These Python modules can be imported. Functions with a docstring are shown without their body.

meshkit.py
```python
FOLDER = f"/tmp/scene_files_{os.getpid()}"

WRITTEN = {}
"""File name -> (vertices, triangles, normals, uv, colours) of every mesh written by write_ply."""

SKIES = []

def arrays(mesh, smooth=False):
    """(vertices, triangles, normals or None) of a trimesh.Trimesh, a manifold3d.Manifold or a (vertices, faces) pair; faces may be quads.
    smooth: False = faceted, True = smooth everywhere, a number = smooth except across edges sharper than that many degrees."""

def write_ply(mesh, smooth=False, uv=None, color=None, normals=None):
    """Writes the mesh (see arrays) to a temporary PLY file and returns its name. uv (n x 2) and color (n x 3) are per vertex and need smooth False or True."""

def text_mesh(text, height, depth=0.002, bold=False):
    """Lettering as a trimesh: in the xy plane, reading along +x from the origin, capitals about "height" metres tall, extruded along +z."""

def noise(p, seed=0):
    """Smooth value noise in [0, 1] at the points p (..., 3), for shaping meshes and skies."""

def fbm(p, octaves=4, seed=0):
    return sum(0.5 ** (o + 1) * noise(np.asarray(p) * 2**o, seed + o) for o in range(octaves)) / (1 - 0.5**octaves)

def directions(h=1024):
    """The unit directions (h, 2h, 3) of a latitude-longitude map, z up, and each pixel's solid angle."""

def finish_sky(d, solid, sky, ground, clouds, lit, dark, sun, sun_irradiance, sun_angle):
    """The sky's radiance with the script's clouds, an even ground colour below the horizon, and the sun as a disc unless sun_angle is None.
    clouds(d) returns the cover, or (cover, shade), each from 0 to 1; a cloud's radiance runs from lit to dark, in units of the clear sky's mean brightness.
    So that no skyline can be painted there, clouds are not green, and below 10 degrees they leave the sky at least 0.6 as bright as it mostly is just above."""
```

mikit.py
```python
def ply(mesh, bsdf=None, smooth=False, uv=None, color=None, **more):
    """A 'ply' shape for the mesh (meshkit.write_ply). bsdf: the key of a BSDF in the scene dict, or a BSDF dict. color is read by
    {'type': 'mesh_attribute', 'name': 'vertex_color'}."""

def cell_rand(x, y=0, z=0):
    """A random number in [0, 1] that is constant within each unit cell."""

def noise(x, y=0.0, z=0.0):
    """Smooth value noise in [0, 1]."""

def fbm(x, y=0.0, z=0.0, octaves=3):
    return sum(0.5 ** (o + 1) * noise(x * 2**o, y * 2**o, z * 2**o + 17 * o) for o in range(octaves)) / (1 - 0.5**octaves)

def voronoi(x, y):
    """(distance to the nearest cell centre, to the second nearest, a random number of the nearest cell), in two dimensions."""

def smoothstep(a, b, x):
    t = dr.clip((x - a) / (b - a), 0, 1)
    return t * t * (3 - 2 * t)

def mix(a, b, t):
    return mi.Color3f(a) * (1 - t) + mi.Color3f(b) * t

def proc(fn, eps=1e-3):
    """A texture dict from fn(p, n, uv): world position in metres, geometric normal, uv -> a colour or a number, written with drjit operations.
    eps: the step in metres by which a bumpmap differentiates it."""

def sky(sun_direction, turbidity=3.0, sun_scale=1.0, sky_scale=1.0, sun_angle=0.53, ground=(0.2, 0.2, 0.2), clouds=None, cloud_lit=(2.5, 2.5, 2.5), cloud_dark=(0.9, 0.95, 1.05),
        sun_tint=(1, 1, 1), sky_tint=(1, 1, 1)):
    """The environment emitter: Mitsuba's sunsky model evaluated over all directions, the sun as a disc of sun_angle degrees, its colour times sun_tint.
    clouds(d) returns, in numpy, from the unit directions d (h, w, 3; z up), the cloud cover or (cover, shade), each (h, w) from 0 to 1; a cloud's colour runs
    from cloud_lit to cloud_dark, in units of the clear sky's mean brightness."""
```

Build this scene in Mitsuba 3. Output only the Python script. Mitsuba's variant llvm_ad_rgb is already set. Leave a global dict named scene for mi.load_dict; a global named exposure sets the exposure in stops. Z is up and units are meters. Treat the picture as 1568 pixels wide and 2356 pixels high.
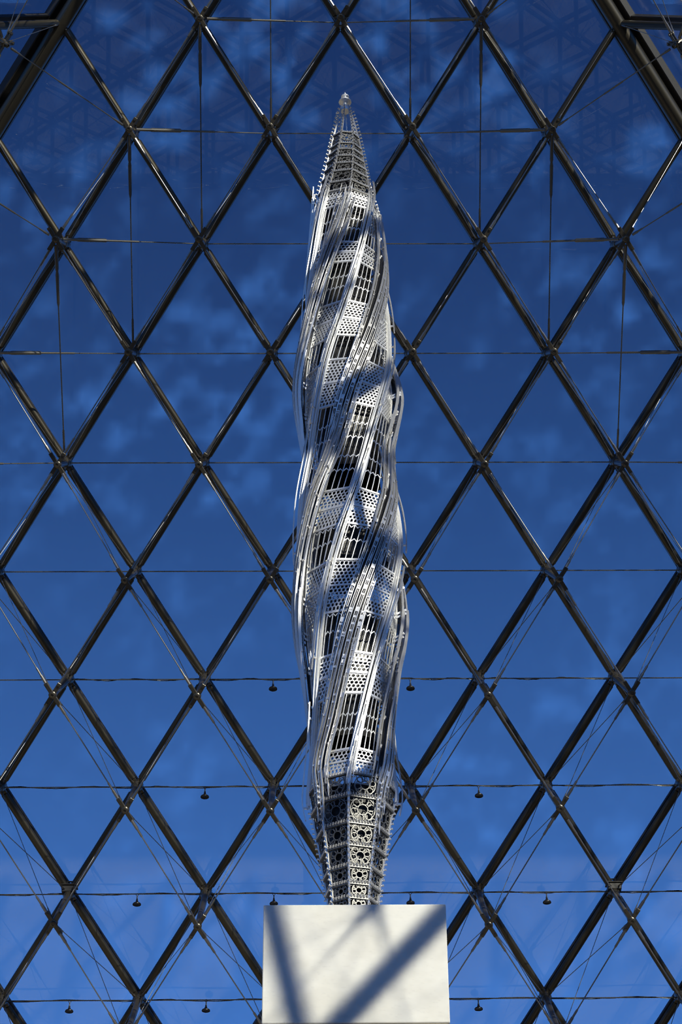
import math, random
import numpy as np, trimesh, mitsuba as mi, drjit as dr
import mikit, meshkit
from mikit import ply, proc, noise, fbm, smoothstep, mix

T = mi.ScalarTransform4f
random.seed(7)
rng = np.random.default_rng(7)
scene, labels = {}, {}

# ------------------------------------------------------------------ camera, sky, sun, exposure
W_PX, H_PX = 1568, 2356
CAM = np.array([-0.2374, -17.3169, -7.6719])
YAW, PITCH, ROLL, FPX, PPX, PPY = 0.0198, 0.6300, -0.0140, 5134.3, 829.03, 1236.65
SUN = np.array([0.466, -0.7766, 0.431])
exposure = 0.0
SUN_SCALE, SKY_SCALE = 3.5, 0.93
SKY_TINT, SUN_TINT = (0.53, 0.88, 1.85), (1.0, 1.235, 1.62)
HAZE = np.array([0.10, 0.34, 1.0]) / 0.0892

cy_, sy_, cp_, sp_ = math.cos(YAW), math.sin(YAW), math.cos(PITCH), math.sin(PITCH)
FWD = np.array([sy_ * cp_, cy_ * cp_, sp_])
RGT = np.array([cy_, -sy_, 0.0])
UPV = np.cross(RGT, FWD)
RGT, UPV = math.cos(ROLL) * RGT + math.sin(ROLL) * UPV, -math.sin(ROLL) * RGT + math.cos(ROLL) * UPV


def project(X):
    d = np.atleast_2d(X) - CAM
    w = d @ FWD
    ws = np.where(np.abs(w) < 1e-6, 1e-6, w)
    return np.stack([PPX + FPX * (d @ RGT) / ws, PPY - FPX * (d @ UPV) / ws, w], 1)


scene['camera'] = {'type': 'perspective', 'fov_axis': 'x', 'fov': math.degrees(2 * math.atan(W_PX / 2 / FPX)),
                   'near_clip': 0.1, 'far_clip': 2000.0,
                   'principal_point_offset_x': (W_PX / 2 - PPX) / W_PX, 'principal_point_offset_y': (H_PX / 2 - PPY) / H_PX,
                   'to_world': T().look_at(origin=CAM.tolist(), target=(CAM + FWD).tolist(), up=UPV.tolist())}


def clouds(d):
    """blue haze that thickens towards the horizon, and faint torn wisps"""
    el = np.degrees(np.arcsin(np.clip(d[..., 2], -1, 1)))
    haze = np.interp(el, [0, 15, 25, 30, 36, 42, 48, 60, 90], [.92, .70, .45, .29, .150, .062, .02, 0, 0])
    a = np.array([0.30, 0.45, 0.84]); a /= np.linalg.norm(a)
    q = d * 100.0
    s = q - 0.62 * (q @ a)[..., None] * a
    n1 = meshkit.fbm(s + 5, 3, 3)
    n2 = meshkit.fbm(d * 16.0 + 2, 3, 9)
    wisp = np.clip((n1 - 0.46) / 0.34, 0, 1) ** 1.3 * np.clip((n2 - 0.32) / 0.30, 0, 1)
    return 1 - (1 - haze) * (1 - 0.32 * wisp)


scene['sky'] = mikit.sky(SUN, turbidity=2.2, sun_scale=SUN_SCALE, sky_scale=SKY_SCALE, ground=(0.30, 0.29, 0.27), clouds=clouds,
                         cloud_lit=HAZE.tolist(), cloud_dark=HAZE.tolist(), sky_tint=SKY_TINT, sun_tint=SUN_TINT)

# ------------------------------------------------------------------ materials
def rgb(*c): return {'type': 'rgb', 'value': list(c)}
def principled(c, rough, metal=0.0, spec=0.5, **k):
    return {'type': 'twosided', 'b': {'type': 'principled', 'base_color': c if isinstance(c, dict) else rgb(*c), 'roughness': rough, 'metallic': metal, 'specular': spec, **k}}

scene['bronze_steel'] = principled((0.088, 0.078, 0.058), 0.36, 0.85)
scene['dark_aluminium'] = principled((0.030, 0.028, 0.026), 0.45, 0.3)
scene['cast_steel'] = principled((0.13, 0.115, 0.09), 0.34, 0.8)
scene['rod_steel'] = principled((0.30, 0.28, 0.25), 0.28, 0.9)
scene['wire_steel'] = principled((0.16, 0.15, 0.13), 0.35, 0.8)
scene['black_lamp'] = principled((0.012, 0.012, 0.013), 0.35, 0.0)
scene['lamp_glass'] = principled((0.03, 0.03, 0.035), 0.08, 0.0)
scene['clear_glass'] = {'type': 'thindielectric', 'int_ior': 1.5, 'specular_transmittance': rgb(0.93, 0.95, 0.97)}
scene['silver'] = principled((0.80, 0.785, 0.76), 0.34, 0.85)
scene['silver_bright'] = principled((0.90, 0.895, 0.88), 0.42, 0.70)
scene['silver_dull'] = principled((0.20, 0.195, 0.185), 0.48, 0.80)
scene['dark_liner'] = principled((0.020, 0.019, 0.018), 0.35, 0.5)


def plaster(p, n, uv):
    a = fbm(p.x * 3.0 + 1.7, p.y * 3.0, p.z * 3.4, 4)
    b = fbm(p.x * 14 - p.z * 9, p.y * 9, p.z * 26 + p.x * 8, 3)
    c = smoothstep(0.60, 0.80, fbm(p.x * 30 + p.z * 12, p.y * 11, p.z * 60, 3))
    base = mix((0.765, 0.74, 0.665), (0.845, 0.825, 0.755), smoothstep(0.3, 0.68, a))
    base = base * (0.965 + 0.05 * b)
    return base * (1 - 0.045 * c)
scene['white_plaster'] = principled(proc(plaster), 0.75, 0.0, 0.2)
def stone(p, n, uv):
    return mix((0.46, 0.41, 0.335), (0.54, 0.485, 0.40), fbm(p.x * 2, p.y * 2, p.z * 2, 4))
def paving(p, n, uv):
    return mix((0.15, 0.14, 0.125), (0.20, 0.19, 0.17), fbm(p.x * 0.7, p.y * 0.7, 0.0, 4))
scene['court_paving'] = principled(proc(paving), 0.8, 0.0, 0.2)
scene['tan_stone'] = principled(proc(stone), 0.7, 0.0, 0.3)

# ------------------------------------------------------------------ helpers
count = {}
def key(name, parent=None):
    base = (parent + '__' if parent else '') + name
    i = count.get(base, 0); count[base] = i + 1
    return base if i == 0 else f'{base}_{i:03d}'
def put(name, shape, parent=None, label=None, cat=None, group=None, kind=None):
    k = key(name, parent)
    if shape is not None: scene[k] = shape
    e = {a: b for a, b in (('label', label), ('category', cat), ('group', group), ('kind', kind)) if b}
    if e: labels[k] = e
    return k
def unit(v): v = np.asarray(v, float); return v / np.linalg.norm(v)
def frame_z(p, q, up=None):
    """matrix taking z in [0,1] onto p..q, x and y orthonormal"""
    z = np.asarray(q, float) - p; L = np.linalg.norm(z); z = z / L
    r = np.asarray(up if up is not None else ([0, 0, 1] if abs(z[2]) < 0.9 else [1, 0, 0]), float)
    x = unit(np.cross(r, z)); y = np.cross(z, x)
    M = np.eye(4); M[:3, 0], M[:3, 1], M[:3, 2], M[:3, 3] = x, y, z, p
    return M, L
def tw(shape, M): return {**shape, 'to_world': T(np.asarray(M).tolist())}
def lathe(profile, sides=12):
    return trimesh.creation.revolve(np.array(profile, float), sections=sides)
def moved(m, M): m = m.copy(); m.apply_transform(M); return m
def box(sx, sy, sz, c=(0, 0, 0)):
    b = trimesh.creation.box((sx, sy, sz)); b.apply_translation(c); return b
def bevel_box(sx, sy, sz, r, c=(0, 0, 0)):
    pts = [(x * (sx / 2 - (0 if a == 0 else r)), y * (sy / 2 - (0 if a == 1 else r)), z * (sz / 2 - (0 if a == 2 else r)))
           for x in (-1, 1) for y in (-1, 1) for z in (-1, 1) for a in range(3)]
    m = trimesh.convex.convex_hull(np.array(pts)); m.apply_translation(c); return m
def rod_mesh(L, r, sleeve, rs, mid=None, sides=8):
    """tie rod along z, 0..L, with a thicker socket at each end and perhaps a turnbuckle in its middle"""
    pr = [(0, 0), (rs, 0), (rs, sleeve * 0.55), (rs * 0.72, sleeve * 0.6), (rs * 0.72, sleeve), (r, sleeve + 0.02)]
    if mid: pr += [(r, L / 2 - mid), (rs * 0.7, L / 2 - mid + .01), (rs * 0.7, L / 2 + mid - .01), (r, L / 2 + mid)]
    pr += [(r, L - sleeve - 0.02), (rs * 0.72, L - sleeve), (rs * 0.72, L - sleeve * 0.6), (rs, L - sleeve * 0.55), (rs, L), (0, L)]
    return lathe(pr, sides)

# ------------------------------------------------------------------ the glass pyramid
HGT, HALF, ROWS = 21.65, 17.71, 18
STEP = 2 * HALF / ROWS
N_IN = -unit([0, HGT, HALF])
def node0(k, m): return np.array([(m - k / 2) * STEP, HALF * k / ROWS, HGT * (1 - k / ROWS)])
TAB = {(4, 1): .40, (5, 1): .53, (5, 2): .85, (6, 1): .95, (6, 2): .91, (7, 2): .90, (7, 3): .98, (8, 2): .98, (8, 3): 1.18, (8, 4): 1.25, (9, 3): 1.69, (9, 4): 1.66,
       (10, 3): 1.76, (10, 4): 1.96, (10, 5): 2.0, (11, 4): 1.91, (11, 5): 2.06, (12, 4): 1.89, (12, 5): 2.13, (12, 6): 2.15, (6, 3): .95, (4, 2): .5}
KF = {1: .1, 2: .2, 3: .35, 4: .5, 5: .8, 6: .95, 7: 1.05, 8: 1.3, 9: 1.65, 10: 1.9, 11: 2.0, 12: 2.1, 13: 2.1, 14: 1.9, 15: 1.6, 16: 1.2, 17: .6}
EF = [0, .62, .85, .93, 1.0]
def depth(k, m):
    e = min(m, k - m)
    return TAB.get((k, e), KF[k] * EF[min(e, 4)])
def hub0(k, m): return node0(k, m) + N_IN * depth(k, m)
G_OFF, B_OFF = -0.275, -0.22

strut_L = np.linalg.norm(node0(5, 2) - node0(6, 3))
tube_m = lathe([(0, .05), (.030, .05), (.030, .11), (.057, .13), (.057, strut_L - .13), (.030, strut_L - .11), (.030, strut_L - .05), (0, strut_L - .05)], 14)
bar_m = bevel_box(.080, .09, strut_L, .010, (0, 0, strut_L / 2))
strut_s = ply(tube_m, 'bronze_steel', smooth=35)
bar_s = ply(bar_m, 'dark_aluminium')
pane_c = node0(1, 0), node0(2, 1), node0(1, 1), node0(0, 0)
def pane_mesh(k, m):
    pts = np.array([node0(k, m), node0(k + 1, m), node0(k + 2, m + 1) if k + 2 <= ROWS else None, node0(k + 1, m + 1)], dtype=object) if k + 2 <= ROWS else np.array([node0(k, m), node0(k + 1, m), node0(k + 1, m + 1)], dtype=object)
    P = np.array([np.asarray(p, float) for p in pts])
    c = P.mean(0); P = c + (P - c) * 0.972 + N_IN * G_OFF
    f = [[0, 1, 2], [0, 2, 3]] if len(P) == 4 else [[0, 1, 2]]
    return trimesh.Trimesh(P, f, process=False)
pane_ref = pane_mesh(4, 1)
pane_s = ply(pane_ref, 'clear_glass')

# node casting (about the tube crossing, axis = local z) and hub casting
def node_casting():
    a = lathe([(0, -.16), (.05, -.16), (.085, -.12), (.085, .10), (.06, .14), (0, .14)], 12)
    parts = [a]
    for s in (-1, 1):
        for q in (-1, 1):
            d = unit([s * STEP / 2, q * HALF / ROWS * math.hypot(1, HGT / HALF), 0])
            M, _ = frame_z(np.zeros(3), d, [0, 0, 1])
            parts.append(moved(box(.085, .07, .10, (0, 0, .09)), M))
    return trimesh.util.concatenate(parts)
node_s = ply(node_casting(), 'cast_steel', smooth=35)
def hub_casting():
    parts = [lathe([(0, -.10), (.040, -.10), (.055, -.065), (.056, .02), (.038, .035), (.038, .075), (.020, .08), (.017, .068), (0, .068)], 12)]
    for s in (-1, 1):
        for q in (-1, 1):
            d = unit([s * STEP / 2, q * HALF / ROWS * math.hypot(1, HGT / HALF), 0])
            M, _ = frame_z(np.zeros(3), d, [0, 0, 1])
            for t in (-.019, .019):
                parts.append(moved(bevel_box(.055, .014, .15, .005, (0, t, .11)), M))
            M2 = M.copy(); M2[:3, 3] = d * .155
            pin = lathe([(0, -.04), (.017, -.04), (.017, .04), (0, .04)], 8)
            R = np.eye(4); R[:3, :3] = np.stack([np.cross(M[:3, 0], M[:3, 2]) * 0 + M[:3, 2], M[:3, 0], M[:3, 1]], 1)
            R[:3, 3] = d * .155
            parts.append(moved(pin, R))
    return trimesh.util.concatenate(parts)
hub_s = ply(hub_casting(), 'cast_steel', smooth=35)

def rotz(f): return np.array(trimesh.transformations.rotation_matrix(f * math.pi / 2, [0, 0, 1]))
FACES = [('wall_back', 0), ('wall_left', 1), ('wall_front', 2), ('wall_right', 3)]
def seen(P, pad=70):
    q = project(P)
    return bool(np.any((q[:, 2] > 3) & (q[:, 0] > -pad) & (q[:, 0] < W_PX + pad) & (q[:, 1] > -pad) & (q[:, 1] < H_PX + pad)))
def seen_seg(a, b, pad=70): return seen(a + (b - a) * np.linspace(0, 1, 9)[:, None], pad)

# local axes of the back face: x along rows, y up the slope, z = inward normal
AX = np.eye(3); AX[:, 0] = [1, 0, 0]; AX[:, 2] = N_IN; AX[:, 1] = np.cross(N_IN, [1, 0, 0])
rest_mats = {'bronze_steel': 'frame_beyond_view', 'dark_aluminium': 'glazing_bars_beyond_view', 'rod_steel': 'rods_beyond_view', 'clear_glass': 'panes_beyond_view'}
HIP_NODE = {}
for fname, fi in FACES:
    R4 = rotz(fi); R3 = R4[:3, :3]
    P = lambda k, m: R3 @ node0(k, m)
    Hb = lambda k, m: R3 @ hub0(k, m)
    nin = R3 @ N_IN
    side = {'wall_back': 'the inclined glass face behind the spire', 'wall_left': 'the glass face on the left side', 'wall_front': 'the glass face on the sunny side', 'wall_right': 'the glass face on the right side'}[fname]
    w = put(fname, None, None, f'diamond lattice of dark bronze struts and clear panes, {side}', 'glass wall', kind='structure')
    rest = {k: [] for k in rest_mats}
    def member(name, s, m, mat, a, b, up=None, pad=70):
        M, L = frame_z(a, b, up)
        if seen_seg(a, b, pad): return put(name, tw(s, M), w)
        rest[mat].append(moved(m, M)); return None
    for k in range(0, ROWS):
        for m in range(k + 1):
            for d in (0, 1):
                if (m == 0 and d == 0) or (m == k and d == 1):
                    pass  # along the hip: the hip beam is there
                else:
                    member('strut', strut_s, tube_m, 'bronze_steel', P(k, m), P(k + 1, m + d), nin)
                a, b = P(k, m) + nin * B_OFF, P(k + 1, m + d) + nin * B_OFF
                if not ((m == 0 and d == 0) or (m == k and d == 1)):
                    member('glazing_bar', bar_s, bar_m, 'dark_aluminium', a, b, nin)
            # panes
            pm = pane_mesh(k, m)
            V = pm.vertices @ R3.T
            if k + 2 <= ROWS and seen(np.vstack([V, V.mean(0), (V[0] + V[1]) / 2, (V[2] + V[3]) / 2, (V[0] + V[3]) / 2, (V[1] + V[2]) / 2]), 20):
                M = np.eye(4); M[:3, :3] = R3; M[:3, 3] = V[0] - R3 @ pane_ref.vertices[0]
                put('pane', tw(pane_s, M), w)
            else:
                rest['clear_glass'].append(trimesh.Trimesh(V, pm.faces, process=False))
    # triangular panes along the hips (between the hip and the first strut) are the same rhombi cut in half
    for k in range(1, ROWS):
        for m in range(k + 1):
            e = min(m, k - m)
            n_, h_ = P(k, m), Hb(k, m)
            vis = seen(np.stack([n_, h_]))
            M = np.eye(4); M[:3, :3] = R3 @ AX; M[:3, 3] = n_
            if e == 0: continue
            L = np.linalg.norm(h_ - n_)
            post = lathe([(0, 0), (.062, 0), (.050, min(.25, L * .4)), (.040, L), (0, L)], 10)
            if vis:
                nd = put('node', tw(node_s, M), w)
                put('post', tw(ply(post, 'cast_steel', smooth=35), M), nd)
                M2 = M.copy(); M2[:3, 3] = h_
                put('hub', tw(hub_s, M2), nd)
            else:
                rest['bronze_steel'] += [moved(node_casting(), M), moved(post, M)]
                M2 = M.copy(); M2[:3, 3] = h_
                rest['bronze_steel'].append(moved(hub_casting(), M2))
            # chords to the two hubs below, braces to the four neighbouring nodes
            for d in (0, 1):
                if k + 1 < ROWS and min(m + d, k + 1 - m - d) >= 1:
                    q = Hb(k + 1, m + d); dd = unit(q - h_)
                    a, b = h_ + dd * .16, q - dd * .16
                    rm = rod_mesh(np.linalg.norm(b - a), .0085, .26, .022)
                    member('chord_rod', ply(rm, 'rod_steel', smooth=35) if seen_seg(a, b) else None, rm, 'rod_steel', a, b)
            for dk, dm in ((1, 0), (1, 1), (-1, 0), (-1, -1)):
                k2, m2 = k + dk, m + dm
                if not (0 <= m2 <= k2 and k2 < ROWS): continue
                q = P(k2, m2); dd = unit(q - h_)
                a, b = h_ + dd * .14, q - dd * .10
                rm = rod_mesh(np.linalg.norm(b - a), .0052, .13, .014, sides=6)
                member('brace_rod', ply(rm, 'rod_steel', smooth=35) if seen_seg(a, b) else None, rm, 'rod_steel', a, b)
        # horizontal wires along the row
        for m in range(1, k - 1):
            a = Hb(k, m) if m == 1 else P(k, m) + nin * .07
            b = Hb(k, m + 1) if m + 1 == k - 1 else P(k, m + 1) + nin * .07
            if not seen_seg(a, b): continue
            dd = unit(b - a); L = np.linalg.norm(b - a)
            if m == 1 or m + 1 == k - 1:
                pr = [(0, .1), (.022, .1), (.022, .30), (.028, .32), (.028, .72), (.015, .74), (.015, 1.2), (.0085, 1.22), (.0085, L), (0, L)]
                if m != 1: pr = [(r, L - z) for r, z in reversed(pr)]
            else:
                pr = [(0, 0), (.0085, 0), (.0085, L), (0, L)]
            rm = lathe(pr, 8); M, _ = frame_z(a, b)
            put('row_wire', tw(ply(rm, 'wire_steel', smooth=35), M), w)
        # upright wires in the second bay from each hip
        for m, m2 in ((1, 2), (k - 1, k)):
            if k < 3 or k > 14 or (m == 1 and False): continue
            a, b = Hb(k, m), P(k + 2, m2) + nin * .12
            if not seen_seg(a, b): continue
            L = np.linalg.norm(b - a)
            pr = [(0, .08), (.026, .08), (.026, .42), (.017, .45), (.026, .5), (.020, .9), (.0085, .95), (.0085, L - .5), (.015, L - .48), (.015, L - .1), (0, L - .1)]
            M, _ = frame_z(a, b)
            put('upright_wire', tw(ply(lathe(pr, 8), 'wire_steel', smooth=35), M), w)
    # hips: a big tube on the edge itself (one per face, on its left edge) and a broad dark glazing strip on both sides
    for k in range(0, ROWS):
        a, b = P(k, 0), P(k + 1, 0)
        L = np.linalg.norm(b - a)
        hm = lathe([(0, 0), (.11, 0), (.11, L), (0, L)], 16)
        member('hip_tube', ply(hm, 'bronze_steel', smooth=35), hm, 'bronze_steel', a, b)
        for mm, sx in ((0, -1), (1, 1)):
            a, b = (P(k, 0 if sx < 0 else k), P(k + 1, 0 if sx < 0 else k + 1))
            off = R3 @ np.array([sx * .085, 0, 0]) + nin * B_OFF
            hb = bevel_box(.34, .12, L, .012, (0, 0, L / 2))
            member('hip_strip', ply(hb, 'dark_aluminium'), hb, 'dark_aluminium', a + off, b + off, nin)
        if k >= 2:
            R_next = rotz(fi + 1)[:3, :3]
            if k >= 3:
                a, b = Hb(k, k - 1) if False else Hb(k, 1), None
                b = rotz(fi + 1)[:3, :3] @ hub0(k, k - 1)
                if seen_seg(a, b):
                    L = np.linalg.norm(b - a); dd = unit(b - a); M, _ = frame_z(a + dd * .12, b - dd * .12)
                    rm = rod_mesh(L - .24, .0078, .16, .018, mid=.17)
                    put('corner_rod', tw(ply(rm, 'wire_steel', smooth=35), M), w)
    for mat, nm in rest_mats.items():
        if rest[mat]:
            put(nm, ply(trimesh.util.concatenate(rest[mat]), mat, smooth=False if mat == 'clear_glass' else 35), w, kind='stuff')

# two small dark mounting brackets clamped on nodes
for k, m in ((12, 4), (12, 8)):
    M = np.eye(4); M[:3, 3] = node0(k, m) + N_IN * .10 + [0, 0, .07]
    bm = trimesh.util.concatenate([bevel_box(.20, .14, .10, .01), bevel_box(.24, .18, .016, .004, (0, 0, .058)), box(.016, .016, .08, (-.03, 0, .10)), box(.016, .016, .08, (.03, 0, .10)), box(.076, .016, .014, (0, 0, .14))])
    put('bracket', tw(ply(bm, 'dark_aluminium'), M), 'wall_back')

# ------------------------------------------------------------------ hall floor, court outside
fl = box(40, 40, .3, (0, 0, -9.15))
put('floor', ply(fl, 'tan_stone'), None, 'pale stone floor of the hall below', 'floor', kind='structure')
for nm, c, s in (('wall_north', (0, 19.0, -4.6), (38.3, .3, 8.8)), ('wall_south', (0, -19.0, -4.6), (38.3, .3, 8.8)), ('wall_west', (-19.0, 0, -4.6), (.3, 37.7, 8.8)), ('wall_east', (19.0, 0, -4.6), (.3, 37.7, 8.8))):
    put(nm, ply(box(*s, c), 'tan_stone'), None, 'pale stone wall of the sunken hall', 'wall', kind='structure')
g = trimesh.boolean.difference([box(400, 400, .3, (0, 0, -.17)), box(2 * HALF + .8, 2 * HALF + .8, 2, (0, 0, 0))], engine='manifold')
put('ground', ply(g, 'court_paving'), None, 'paved court around the glass pyramid', 'ground', kind='structure')

# ------------------------------------------------------------------ pedestal
PW, PT, PH = 1.4937, 0.6849, 1.040
block = bevel_box(PW, PW, PH, .006, (0, 0, PT - PH / 2))
put('pedestal', ply(block, 'white_plaster'), None, 'large white plastered block carrying the silver spire', 'pedestal')
col = bevel_box(PW - .012, PW - .012, 9.0 + PT - PH - .001, .01, (0, 0, (-9.0 + PT - PH - .001) / 2))
put('pillar', ply(col, 'tan_stone'), None, 'tan stone pillar directly under the white block', 'pillar')

# ------------------------------------------------------------------ the spire sculpture: an openwork metal spindle
def spline(pts):
    from scipy.interpolate import PchipInterpolator
    a = np.array(pts, float); f = PchipInterpolator(a[:, 0], a[:, 1]); return f
R_CORE = spline([(.68, .20), (1.05, .215), (1.4, .262), (1.825, .33), (2.1, .375), (2.3, .36), (2.7, .335), (3.4, .37), (4.2, .45), (4.8, .475), (5.3, .46), (5.95, .415), (6.5, .43), (6.9, .445), (7.4, .42), (8.0, .39), (8.6, .355), (9.0, .345),
                 (9.2, .335), (9.47, .295), (9.86, .225), (10.33, .152), (10.6, .105), (10.89, .05), (11.2, .01)])
R_OUT = spline([(1.6, .36), (2.04, .40), (2.26, .45), (2.44, .445), (2.71, .43), (2.99, .44), (3.36, .47), (3.74, .525), (4.13, .562), (4.63, .58), (5.15, .57), (5.68, .50), (5.95, .475), (6.22, .505), (6.78, .565), (7.36, .535), (7.96, .505), (8.33, .475),
                (8.82, .42), (9.2, .385), (9.5, .37)])
_z = np.linspace(.6, 11.3, 1500)
_rate = np.interp(_z, [.6, 1.8, 2.5, 9.0, 9.6, 11.3], [.06, .08, .575, .575, .40, .30])
_ph = np.concatenate([[0], np.cumsum((_rate[1:] + _rate[:-1]) / 2 * np.diff(_z))])
_ph += math.radians(-90 + 17.6 + 4 - 22.5) - np.interp(3.64, _z, _ph)
def phi(z, c): return np.interp(z, _z, _ph) + c * math.pi / 4
def corner(z, c, off=0.0, R=R_CORE):
    z = np.asarray(z, float); a = phi(z, c); r = R(z) + off
    return np.stack([r * np.cos(a), r * np.sin(a), z], -1)
def facet(u, z, c, off=0.0):
    """u in 0..1 across facet c"""
    u, z = np.broadcast_arrays(np.asarray(u, float), np.asarray(z, float))
    A, B = corner(z, c), corner(z, c + 1)
    a = (phi(z, c) + phi(z, c + 1)) / 2
    n = np.stack([np.cos(a), np.sin(a), 0 * a], -1)
    return A + (B - A) * u[..., None] + n * off, n
def ribbon(Pp, N, wd, th, closed=False):
    Pp, N = np.asarray(Pp, float), np.asarray(N, float)
    n = len(Pp)
    if closed: t = np.roll(Pp, -1, 0) - np.roll(Pp, 1, 0)
    else: t = np.gradient(Pp, axis=0)
    t /= np.linalg.norm(t, axis=1, keepdims=True) + 1e-12
    s = np.cross(t, N); s /= np.linalg.norm(s, axis=1, keepdims=True) + 1e-12
    wd = np.broadcast_to(wd, (n,))[:, None]
    V = np.stack([Pp + s * wd / 2 + N * th / 2, Pp - s * wd / 2 + N * th / 2, Pp - s * wd / 2 - N * th / 2, Pp + s * wd / 2 - N * th / 2], 1).reshape(-1, 3)
    m = n if closed else n - 1
    i = np.arange(m); j = (i + 1) % n
    F = []
    for q in range(4):
        r = (q + 1) % 4
        F.append(np.stack([i * 4 + q, j * 4 + q, j * 4 + r], 1)); F.append(np.stack([i * 4 + q, j * 4 + r, i * 4 + r], 1))
    F = np.vstack(F)
    if not closed:
        e = (n - 1) * 4
        F = np.vstack([F, [[0, 1, 2], [0, 2, 3], [e, e + 2, e + 1], [e, e + 3, e + 2]]])
    return V, F
class Bag:
    def __init__(s): s.v, s.f, s.n = [], [], 0
    def add(s, VF):
        V, F = VF; s.v.append(V); s.f.append(F + s.n); s.n += len(V)
    def mesh(s): return np.vstack(s.v), np.vstack(s.f)
SP = put('spire_sculpture', None, None, 'tall twisted silver openwork metal spire standing on the white block', 'sculpture')
def fpoly(bag, c, uz, wd, th=.008, off=0.0, closed=False):
    uz = np.asarray(uz, float)
    Pp, N = facet(uz[:, 0], uz[:, 1], c, off)
    bag.add(ribbon(Pp, N, wd, th, closed))
def fwidth(z): return float(2 * R_CORE(z) * math.sin(math.pi / 8))
def hex_panel(c, z0, z1, cols=4, cell=.20):
    b = Bag(); u0, u1 = .16, .84
    us = np.linspace(u0, u1, cols + 1)
    nr = max(1, round((z1 - z0) / cell)); ch = (z1 - z0) / nr; zz = .032
    for i, u in enumerate(us):
        z = np.linspace(z0, z1, 12 + nr * 2)
        fpoly(b, c, np.stack([z * 0 + u, z], 1), .0085)
    for r in range(nr + 1):
        q = np.linspace(u0, u1, 2 * cols + 1)
        zs = z0 + r * ch + zz * (np.arange(len(q)) % 2) * (1 if r % 2 else -1)
        fpoly(b, c, np.stack([q, np.clip(zs, z0, z1)], 1), .012)
    return b.mesh()
def circle(c, bag, u, z, r, wd, n=14, th=.008, off=0.0):
    t = np.arange(n) * 2 * math.pi / n
    w_ = fwidth(z)
    fpoly(bag, c, np.stack([u + r / w_ * np.cos(t), z + r * np.sin(t)], 1), wd, th, off, True)
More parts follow.
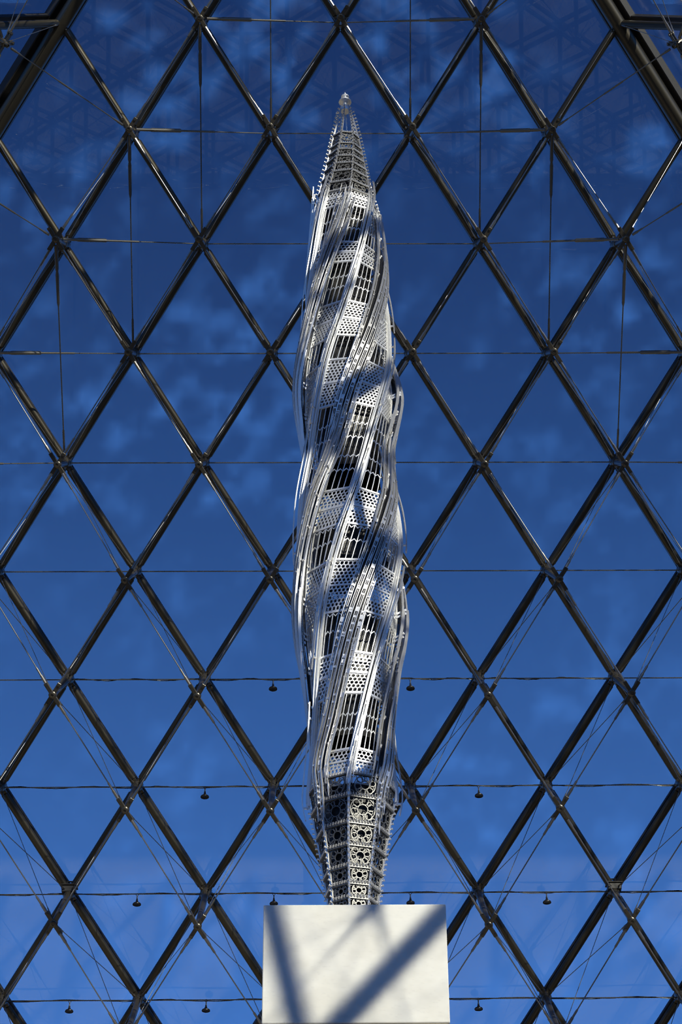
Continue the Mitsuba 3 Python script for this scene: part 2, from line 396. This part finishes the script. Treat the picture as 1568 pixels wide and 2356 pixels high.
def lace_panel(c, z0, z1, pitch=.036, wd=.0066):
    b = Bag(); nr = max(2, round((z1 - z0 - .04) / pitch))
    for r in range(nr):
        z = z0 + .03 + (r + .5) * (z1 - z0 - .06) / nr
        w_ = fwidth(z) * .90; nc = max(3, int(w_ / pitch))
        for i in range(nc - (r % 2)):
            circle(c, b, .05 + .90 * (i + .5 + .5 * (r % 2)) / nc, z, pitch * .66, wd, 12)
    for z in (z0 + .01, z1 - .01, (z0 + z1) / 2):
        u = np.linspace(.03, .97, 8); fpoly(b, c, np.stack([u, u * 0 + z], 1), .020, .012, .004)
    return b.mesh()
def wheel_panel(c, z0, z1):
    b = Bag(); h = z1 - z0; zc = (z0 + z1) / 2; w_ = fwidth(zc)
    r = min(w_ * .44, h * .46) if w_ < 1.6 * h else h * .46
    cs = [.5] if w_ < 1.6 * h else [.27, .73]
    for u in cs:
        circle(c, b, u, zc, r, .0085, 24, .012)
        circle(c, b, u, zc, r * .42, .007, 14)
        for k in range(6):
            a = k * math.pi / 3 + .3
            circle(c, b, u + r * .70 / w_ * math.cos(a), zc + r * .70 * math.sin(a), r * .28, .006, 10)
    for sz in (.03, .97): fpoly(b, c, np.stack([np.linspace(.04, .96, 6), np.full(6, z0 + sz * h)], 1), .008)
    for k in range(6):
        a = k * math.pi / 3 + .3 + math.pi / 6
        for u in cs: circle(c, b, u + r * .70 / w_ * math.cos(a), zc + r * .70 * math.sin(a), r * .17, .005, 8)
    for sx, sz in ((.09, .12), (.91, .12), (.09, .88), (.91, .88)):
        circle(c, b, sx, z0 + sz * h, h * .09, .007, 8)
    return b.mesh()
def put_s(name, mesh, mat='silver', smooth=False, **k): return put(name, ply(mesh, mat, smooth=smooth), SP, **k)

WIN = [(8.54, 9.08), (7.66, 8.23), (6.87, 7.17), (5.23, 6.30), (4.40, 4.78), (3.43, 3.84), (2.42, 2.99)]
LACE = [(9.08, 9.33), (8.23, 8.54), (7.17, 7.66), (6.30, 6.87), (4.78, 5.23), (3.84, 4.40), (2.99, 3.43), (2.15, 2.42)]
FOOT = [.69, .80, .91, 1.03, 1.16, 1.31, 1.50, 1.70, 1.94, 2.15]
CONE = [9.33, 9.48, 9.67, 9.81, 9.94, 10.06, 10.17, 10.37]
for c in range(8):
    for z0, z1 in WIN: put_s('honeycomb_panel', hex_panel(c, z0, z1), 'silver_bright')
    for z0, z1 in LACE: put_s('chain_panel', lace_panel(c, z0, z1), 'silver_bright')
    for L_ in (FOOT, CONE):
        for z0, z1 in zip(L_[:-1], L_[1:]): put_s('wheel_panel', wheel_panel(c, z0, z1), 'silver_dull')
    # edge bar on every corner of foot and cone
    for z0, z1 in ((.685, 2.2), (9.2, 10.9)):
        z = np.linspace(z0, z1, 24); Pp = corner(z, c, .004)
        N = np.stack([np.cos(phi(z, c)), np.sin(phi(z, c)), 0 * z], 1)
        put_s('edge_bar', ribbon(Pp, N, np.interp(z, [z0, z1], [.02, .02 if z1 < 3 else .010]), .018))
    # jambs: broad bright flats on both sides of each window strip
    z = np.linspace(2.15, 9.25, 110)
    for u in (.075, .925):
        Pp, N = facet(z * 0 + u, z, c, .012)
        put_s('jamb', ribbon(Pp, N, .024 if c % 2 else .022, .016), 'silver_bright')
ico = trimesh.creation.icosphere(subdivisions=0)
def beads(pts, r):
    b = Bag()
    for p in pts: b.add((ico.vertices * r * rng.uniform(.8, 1.2) + p, ico.faces))
    return b.mesh()
for L_, r in ((FOOT[1:], .0105), (CONE, .0085)):
    for z in L_:
        pts = []
        for c in range(8):
            nb = max(3, int(fwidth(z) / (r * 2.3)))
            u = (np.arange(nb) + .5) / nb
            Pp, N = facet(u, u * 0 + z, c, .016); pts += list(Pp)
            Pp, N = facet(u, u * 0 + z + r * 1.7, c, .008); pts += list(Pp)
        put_s('bead_row', beads(pts, r), kind='stuff')
        b = Bag()
        for c in range(8):
            u = np.linspace(0, 1, 4); fpoly(b, c, np.stack([u, u * 0 + z - .012], 1), .014, .02, .006)
        put_s('tier_ring', b.mesh(), 'silver_dull')
for c in range(8):   # small pegs along the corner edges of cone and foot
    b = Bag()
    for z in np.concatenate([np.arange(.76, 2.1, .05), np.arange(9.25, 10.86, .058)]):
        p = corner(z, c); a = phi(z, c); e = np.array([math.cos(a), math.sin(a), .35]); s_ = .036 if z < 3 else .042
        b.add(ribbon(np.array([p, p + unit(e) * s_ * .6, p + unit(e) * s_]), np.repeat([[-math.sin(a), math.cos(a), 0]], 3, 0), [.008, .008, .020], .012))
    put_s('peg_row', b.mesh(), kind='stuff')
# dark inner sleeve in separate lengths
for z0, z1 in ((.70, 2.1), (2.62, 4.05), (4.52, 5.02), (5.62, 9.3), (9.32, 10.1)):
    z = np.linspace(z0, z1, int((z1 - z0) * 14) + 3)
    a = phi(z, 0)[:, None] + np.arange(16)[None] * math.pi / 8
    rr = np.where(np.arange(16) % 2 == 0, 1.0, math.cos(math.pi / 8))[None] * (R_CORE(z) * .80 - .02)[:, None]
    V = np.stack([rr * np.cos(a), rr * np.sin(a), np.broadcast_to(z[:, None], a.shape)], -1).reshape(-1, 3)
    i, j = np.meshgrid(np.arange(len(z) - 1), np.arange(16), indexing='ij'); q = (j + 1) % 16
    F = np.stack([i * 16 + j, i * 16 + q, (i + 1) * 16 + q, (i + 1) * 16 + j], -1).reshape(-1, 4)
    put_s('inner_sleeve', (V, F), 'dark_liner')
# rib bundles on the corners: every second one is a broad outer bundle of slender rails
def rail(c, z0, z1, tan, off, wd, th, R=R_OUT, taper=.22):
    n = max(8, int((z1 - z0) / .07)); z = np.linspace(z0, z1, n)
    a = phi(z, c); er = np.stack([np.cos(a), np.sin(a), 0 * a], 1); et = np.stack([-np.sin(a), np.cos(a), 0 * a], 1)
    r = R(z) + off
    Pp = er * r[:, None] + et * tan + np.stack([0 * z, 0 * z, z], 1)
    k = np.clip(np.minimum(z - z0, z1 - z) / taper, .12, 1)
    return ribbon(Pp, er, wd * k, th)
for c in range(8):
    if c % 2 == 0:
        lobes = ((1.78, 4.55, 0.0), (3.15, 7.35, -.012), (5.75, 9.45, 0.0))
        for li, (z0, z1, o) in enumerate(lobes):
            for q, t in enumerate((-.090, -.032, .026, .084)):
                jz0, jz1 = rng.uniform(-.20, .22), rng.uniform(-.25, .18)
                edge = abs(t) / .09
                off = o - .016 - .050 * edge ** 2 + (.014 if q % 2 else 0)
                b = Bag(); zz0, zz1 = z0 + jz0 + .25 * edge, z1 + jz1 - .35 * edge
                for s in (-.0165, .0165): b.add(rail(c, zz0, zz1, t + s, off, .0078, .016))
                b.add(rail(c, zz0 - .05, zz1 + .06, t, off - .006, .0042, .010))
                zr = zz0 + .10
                while zr < zz1 - .12:          # rungs in small groups, longer solid pieces between the slots now and then
                    hh = rng.choice([.012, .018, .022, .05]); b.add(rail(c, zr, zr + hh, t, off, .036, .010, taper=.004)); zr += rng.choice([.07, .16, .24, .30])
                for zt, sg in ((zz1, 1), (zz0, -1)):   # pointed ends
                    b.add(rail(c, min(zt, zt + sg * .16), max(zt, zt + sg * .16), t, off - .004, .026 if rng.random() < .7 else .016, .012, taper=.12))
                put_s('outer_rail', b.mesh(), 'silver')
            for t in (-.06, -.003, .055):
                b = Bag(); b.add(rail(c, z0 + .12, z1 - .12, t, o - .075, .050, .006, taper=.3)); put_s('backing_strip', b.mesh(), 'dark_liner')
            # radial webs tying the rails to the core
            b = Bag()
            for t in (-.07, .07):
                zz0, zz1 = z0 + .3, z1 - .3
                n = int((zz1 - zz0) / .08); z = np.linspace(zz0, zz1, n); a = phi(z, c)
                er = np.stack([np.cos(a), np.sin(a), 0 * a], 1); et = np.stack([-np.sin(a), np.cos(a), 0 * a], 1)
                r = (R_OUT(z) + R_CORE(z)) / 2 - .02; wdt = np.maximum(R_OUT(z) - R_CORE(z) - .03, .01)
                Pp = er * r[:, None] + et * t + np.stack([0 * z, 0 * z, z], 1)
                Vw, Fw = ribbon(Pp, et, .01, .006); b.add((Vw, Fw))
                for zq in np.arange(zz0, zz1, .33):
                    aq = float(phi(zq, c)); e1 = np.array([math.cos(aq), math.sin(aq), 0]); e2 = np.array([-e1[1], e1[0], 0])
                    p0 = e1 * float(R_CORE(zq) - .01) + e2 * t * .6 + [0, 0, zq]; p1 = e1 * float(R_OUT(zq) - .035) + e2 * t + [0, 0, zq + .05]
                    b.add(ribbon(np.array([p0, (p0 + p1) / 2, p1]), np.repeat([e2], 3, 0), .02, .008))
            put_s('web', b.mesh(), 'silver')
    else:
        for t, wd, off in ((-.027, .020, .015), (.027, .020, .015), (0, .010, .030)):
            b = Bag(); b.add(rail(c, 2.0 + abs(t), 9.40 - abs(t), t, off, wd, .016, R_CORE)); put_s('pier_rail', b.mesh(), 'silver_bright')
        for z0, z1 in ((1.9, 3.0), (3.3, 4.5), (4.7, 6.3), (6.2, 7.4), (7.5, 9.55)):
            b = Bag()
            for s in (-.010, .010): b.add(rail(c, z0, z1, s, .070, .007, .012, R_CORE))
            for z in np.arange(z0 + .1, z1 - .1, .22): b.add(rail(c, z, z + .06, 0, .070, .026, .008, R_CORE, .03))
            for z in (z0 + .12, z1 - .15):
                aq = float(phi(z, c)); e1 = np.array([math.cos(aq), math.sin(aq), 0]); e2 = np.array([-e1[1], e1[0], 0])
                p0 = e1 * float(R_CORE(z)) + [0, 0, z]; p1 = p0 + e1 * .07
                b.add(ribbon(np.array([p0, p1]), np.array([e2, e2]), .02, .01))
            put_s('pier_blade', b.mesh(), 'silver')
# plain turned finial on the tip
fin = lathe([(0, 10.84), (.050, 10.84), (.055, 10.87), (.026, 10.90), (.022, 10.97), (.072, 10.985), (.072, 10.995), (.020, 11.01), (.017, 11.06), (.045, 11.072), (.045, 11.08), (.013, 11.09), (.004, 11.15), (0, 11.15)], 12)
put_s('finial', fin, 'silver_bright', 35)

# ------------------------------------------------------------------ lamps hanging from the row wires
def lamp_label(i): return LAMP_TEXT[i]
LAMPS = [(10, 4), (10, 5), (11, 4), (11, 6), (12, 4), (12, 5), (12, 6), (12, 7), (13, 4), (13, 5), (13, 7)]
LAMP_TEXT = ['black hanging lamp nearest left of the spire, on the uppermost lamp wire',
             'black hanging lamp nearest right of the spire, on the uppermost lamp wire',
             'black hanging lamp left of the spire, on the second lamp wire from the top',
             'black hanging lamp right of the spire, on the second lamp wire from the top',
             'black hanging lamp farthest to the left on the wire just above the white block',
             'black hanging lamp right above the left corner of the white block',
             'black hanging lamp above the white block, just right of the foot of the spire',
             'black hanging lamp farthest to the right on the wire just above the white block',
             'black hanging lamp in the lower left corner, first on the lowest wire',
             'black hanging lamp on the lowest wire, nearest left of the white block',
             'black hanging lamp on the lowest wire, right of the white block']
hous = ply(lathe([(0, .080), (.012, .080), (.014, .052), (.020, .040), (.024, .026), (.052, .010), (.060, .002), (.061, -.012), (.054, -.014), (.050, -.006), (0, -.004)], 20), 'black_lamp', smooth=35)
lens = ply(lathe([(0, -.0075), (.035, -.0075), (.050, -.0095), (.050, -.0065), (0, -.0055)], 20), 'lamp_glass', smooth=35)
ring = trimesh.creation.torus(.018, .004, major_sections=16, minor_sections=6)
hookm = trimesh.util.concatenate([moved(ring, np.array([[1, 0, 0, 0], [0, 0, -1, 0], [0, 1, 0, .150], [0, 0, 0, 1]], float)), lathe([(0, .07), (.008, .07), (.008, .134), (0, .134)], 8)])
hook = ply(hookm, 'black_lamp', smooth=35)
for i, (k, m) in enumerate(LAMPS):
    c = (node0(k, m) + node0(k, m + 1)) / 2 + N_IN * .07
    M = np.eye(4); M[:3, 3] = c - [0, 0, .160]
    t = put('hanging_lamp', None, None, LAMP_TEXT[i], 'lamp', 'lamps hanging from the wires')
    put('housing', tw(hous, M), t); put('lens', tw(lens, M), t); put('hook', tw(hook, M), t)
# thin power cords wound loosely along the lamp wires
for k in (10, 11, 12, 13):
    x = np.linspace(node0(k, 3)[0], node0(k, k - 3)[0], 160)
    base = (node0(k, 0) + node0(k, k)) / 2 + N_IN * .07
    ph = np.cumsum(np.abs(rng.normal(.35, .25, len(x))))
    Pp = np.stack([x, base[1] + .014 * np.cos(ph), base[2] + .014 * np.sin(ph) - .006 * rng.random(len(x))], 1)
    b = Bag(); b.add(ribbon(Pp, np.repeat([[0, 1.0, 0]], len(x), 0), .009, .009))
    put('power_cord', ply(b.mesh(), 'black_lamp'), 'wall_back')
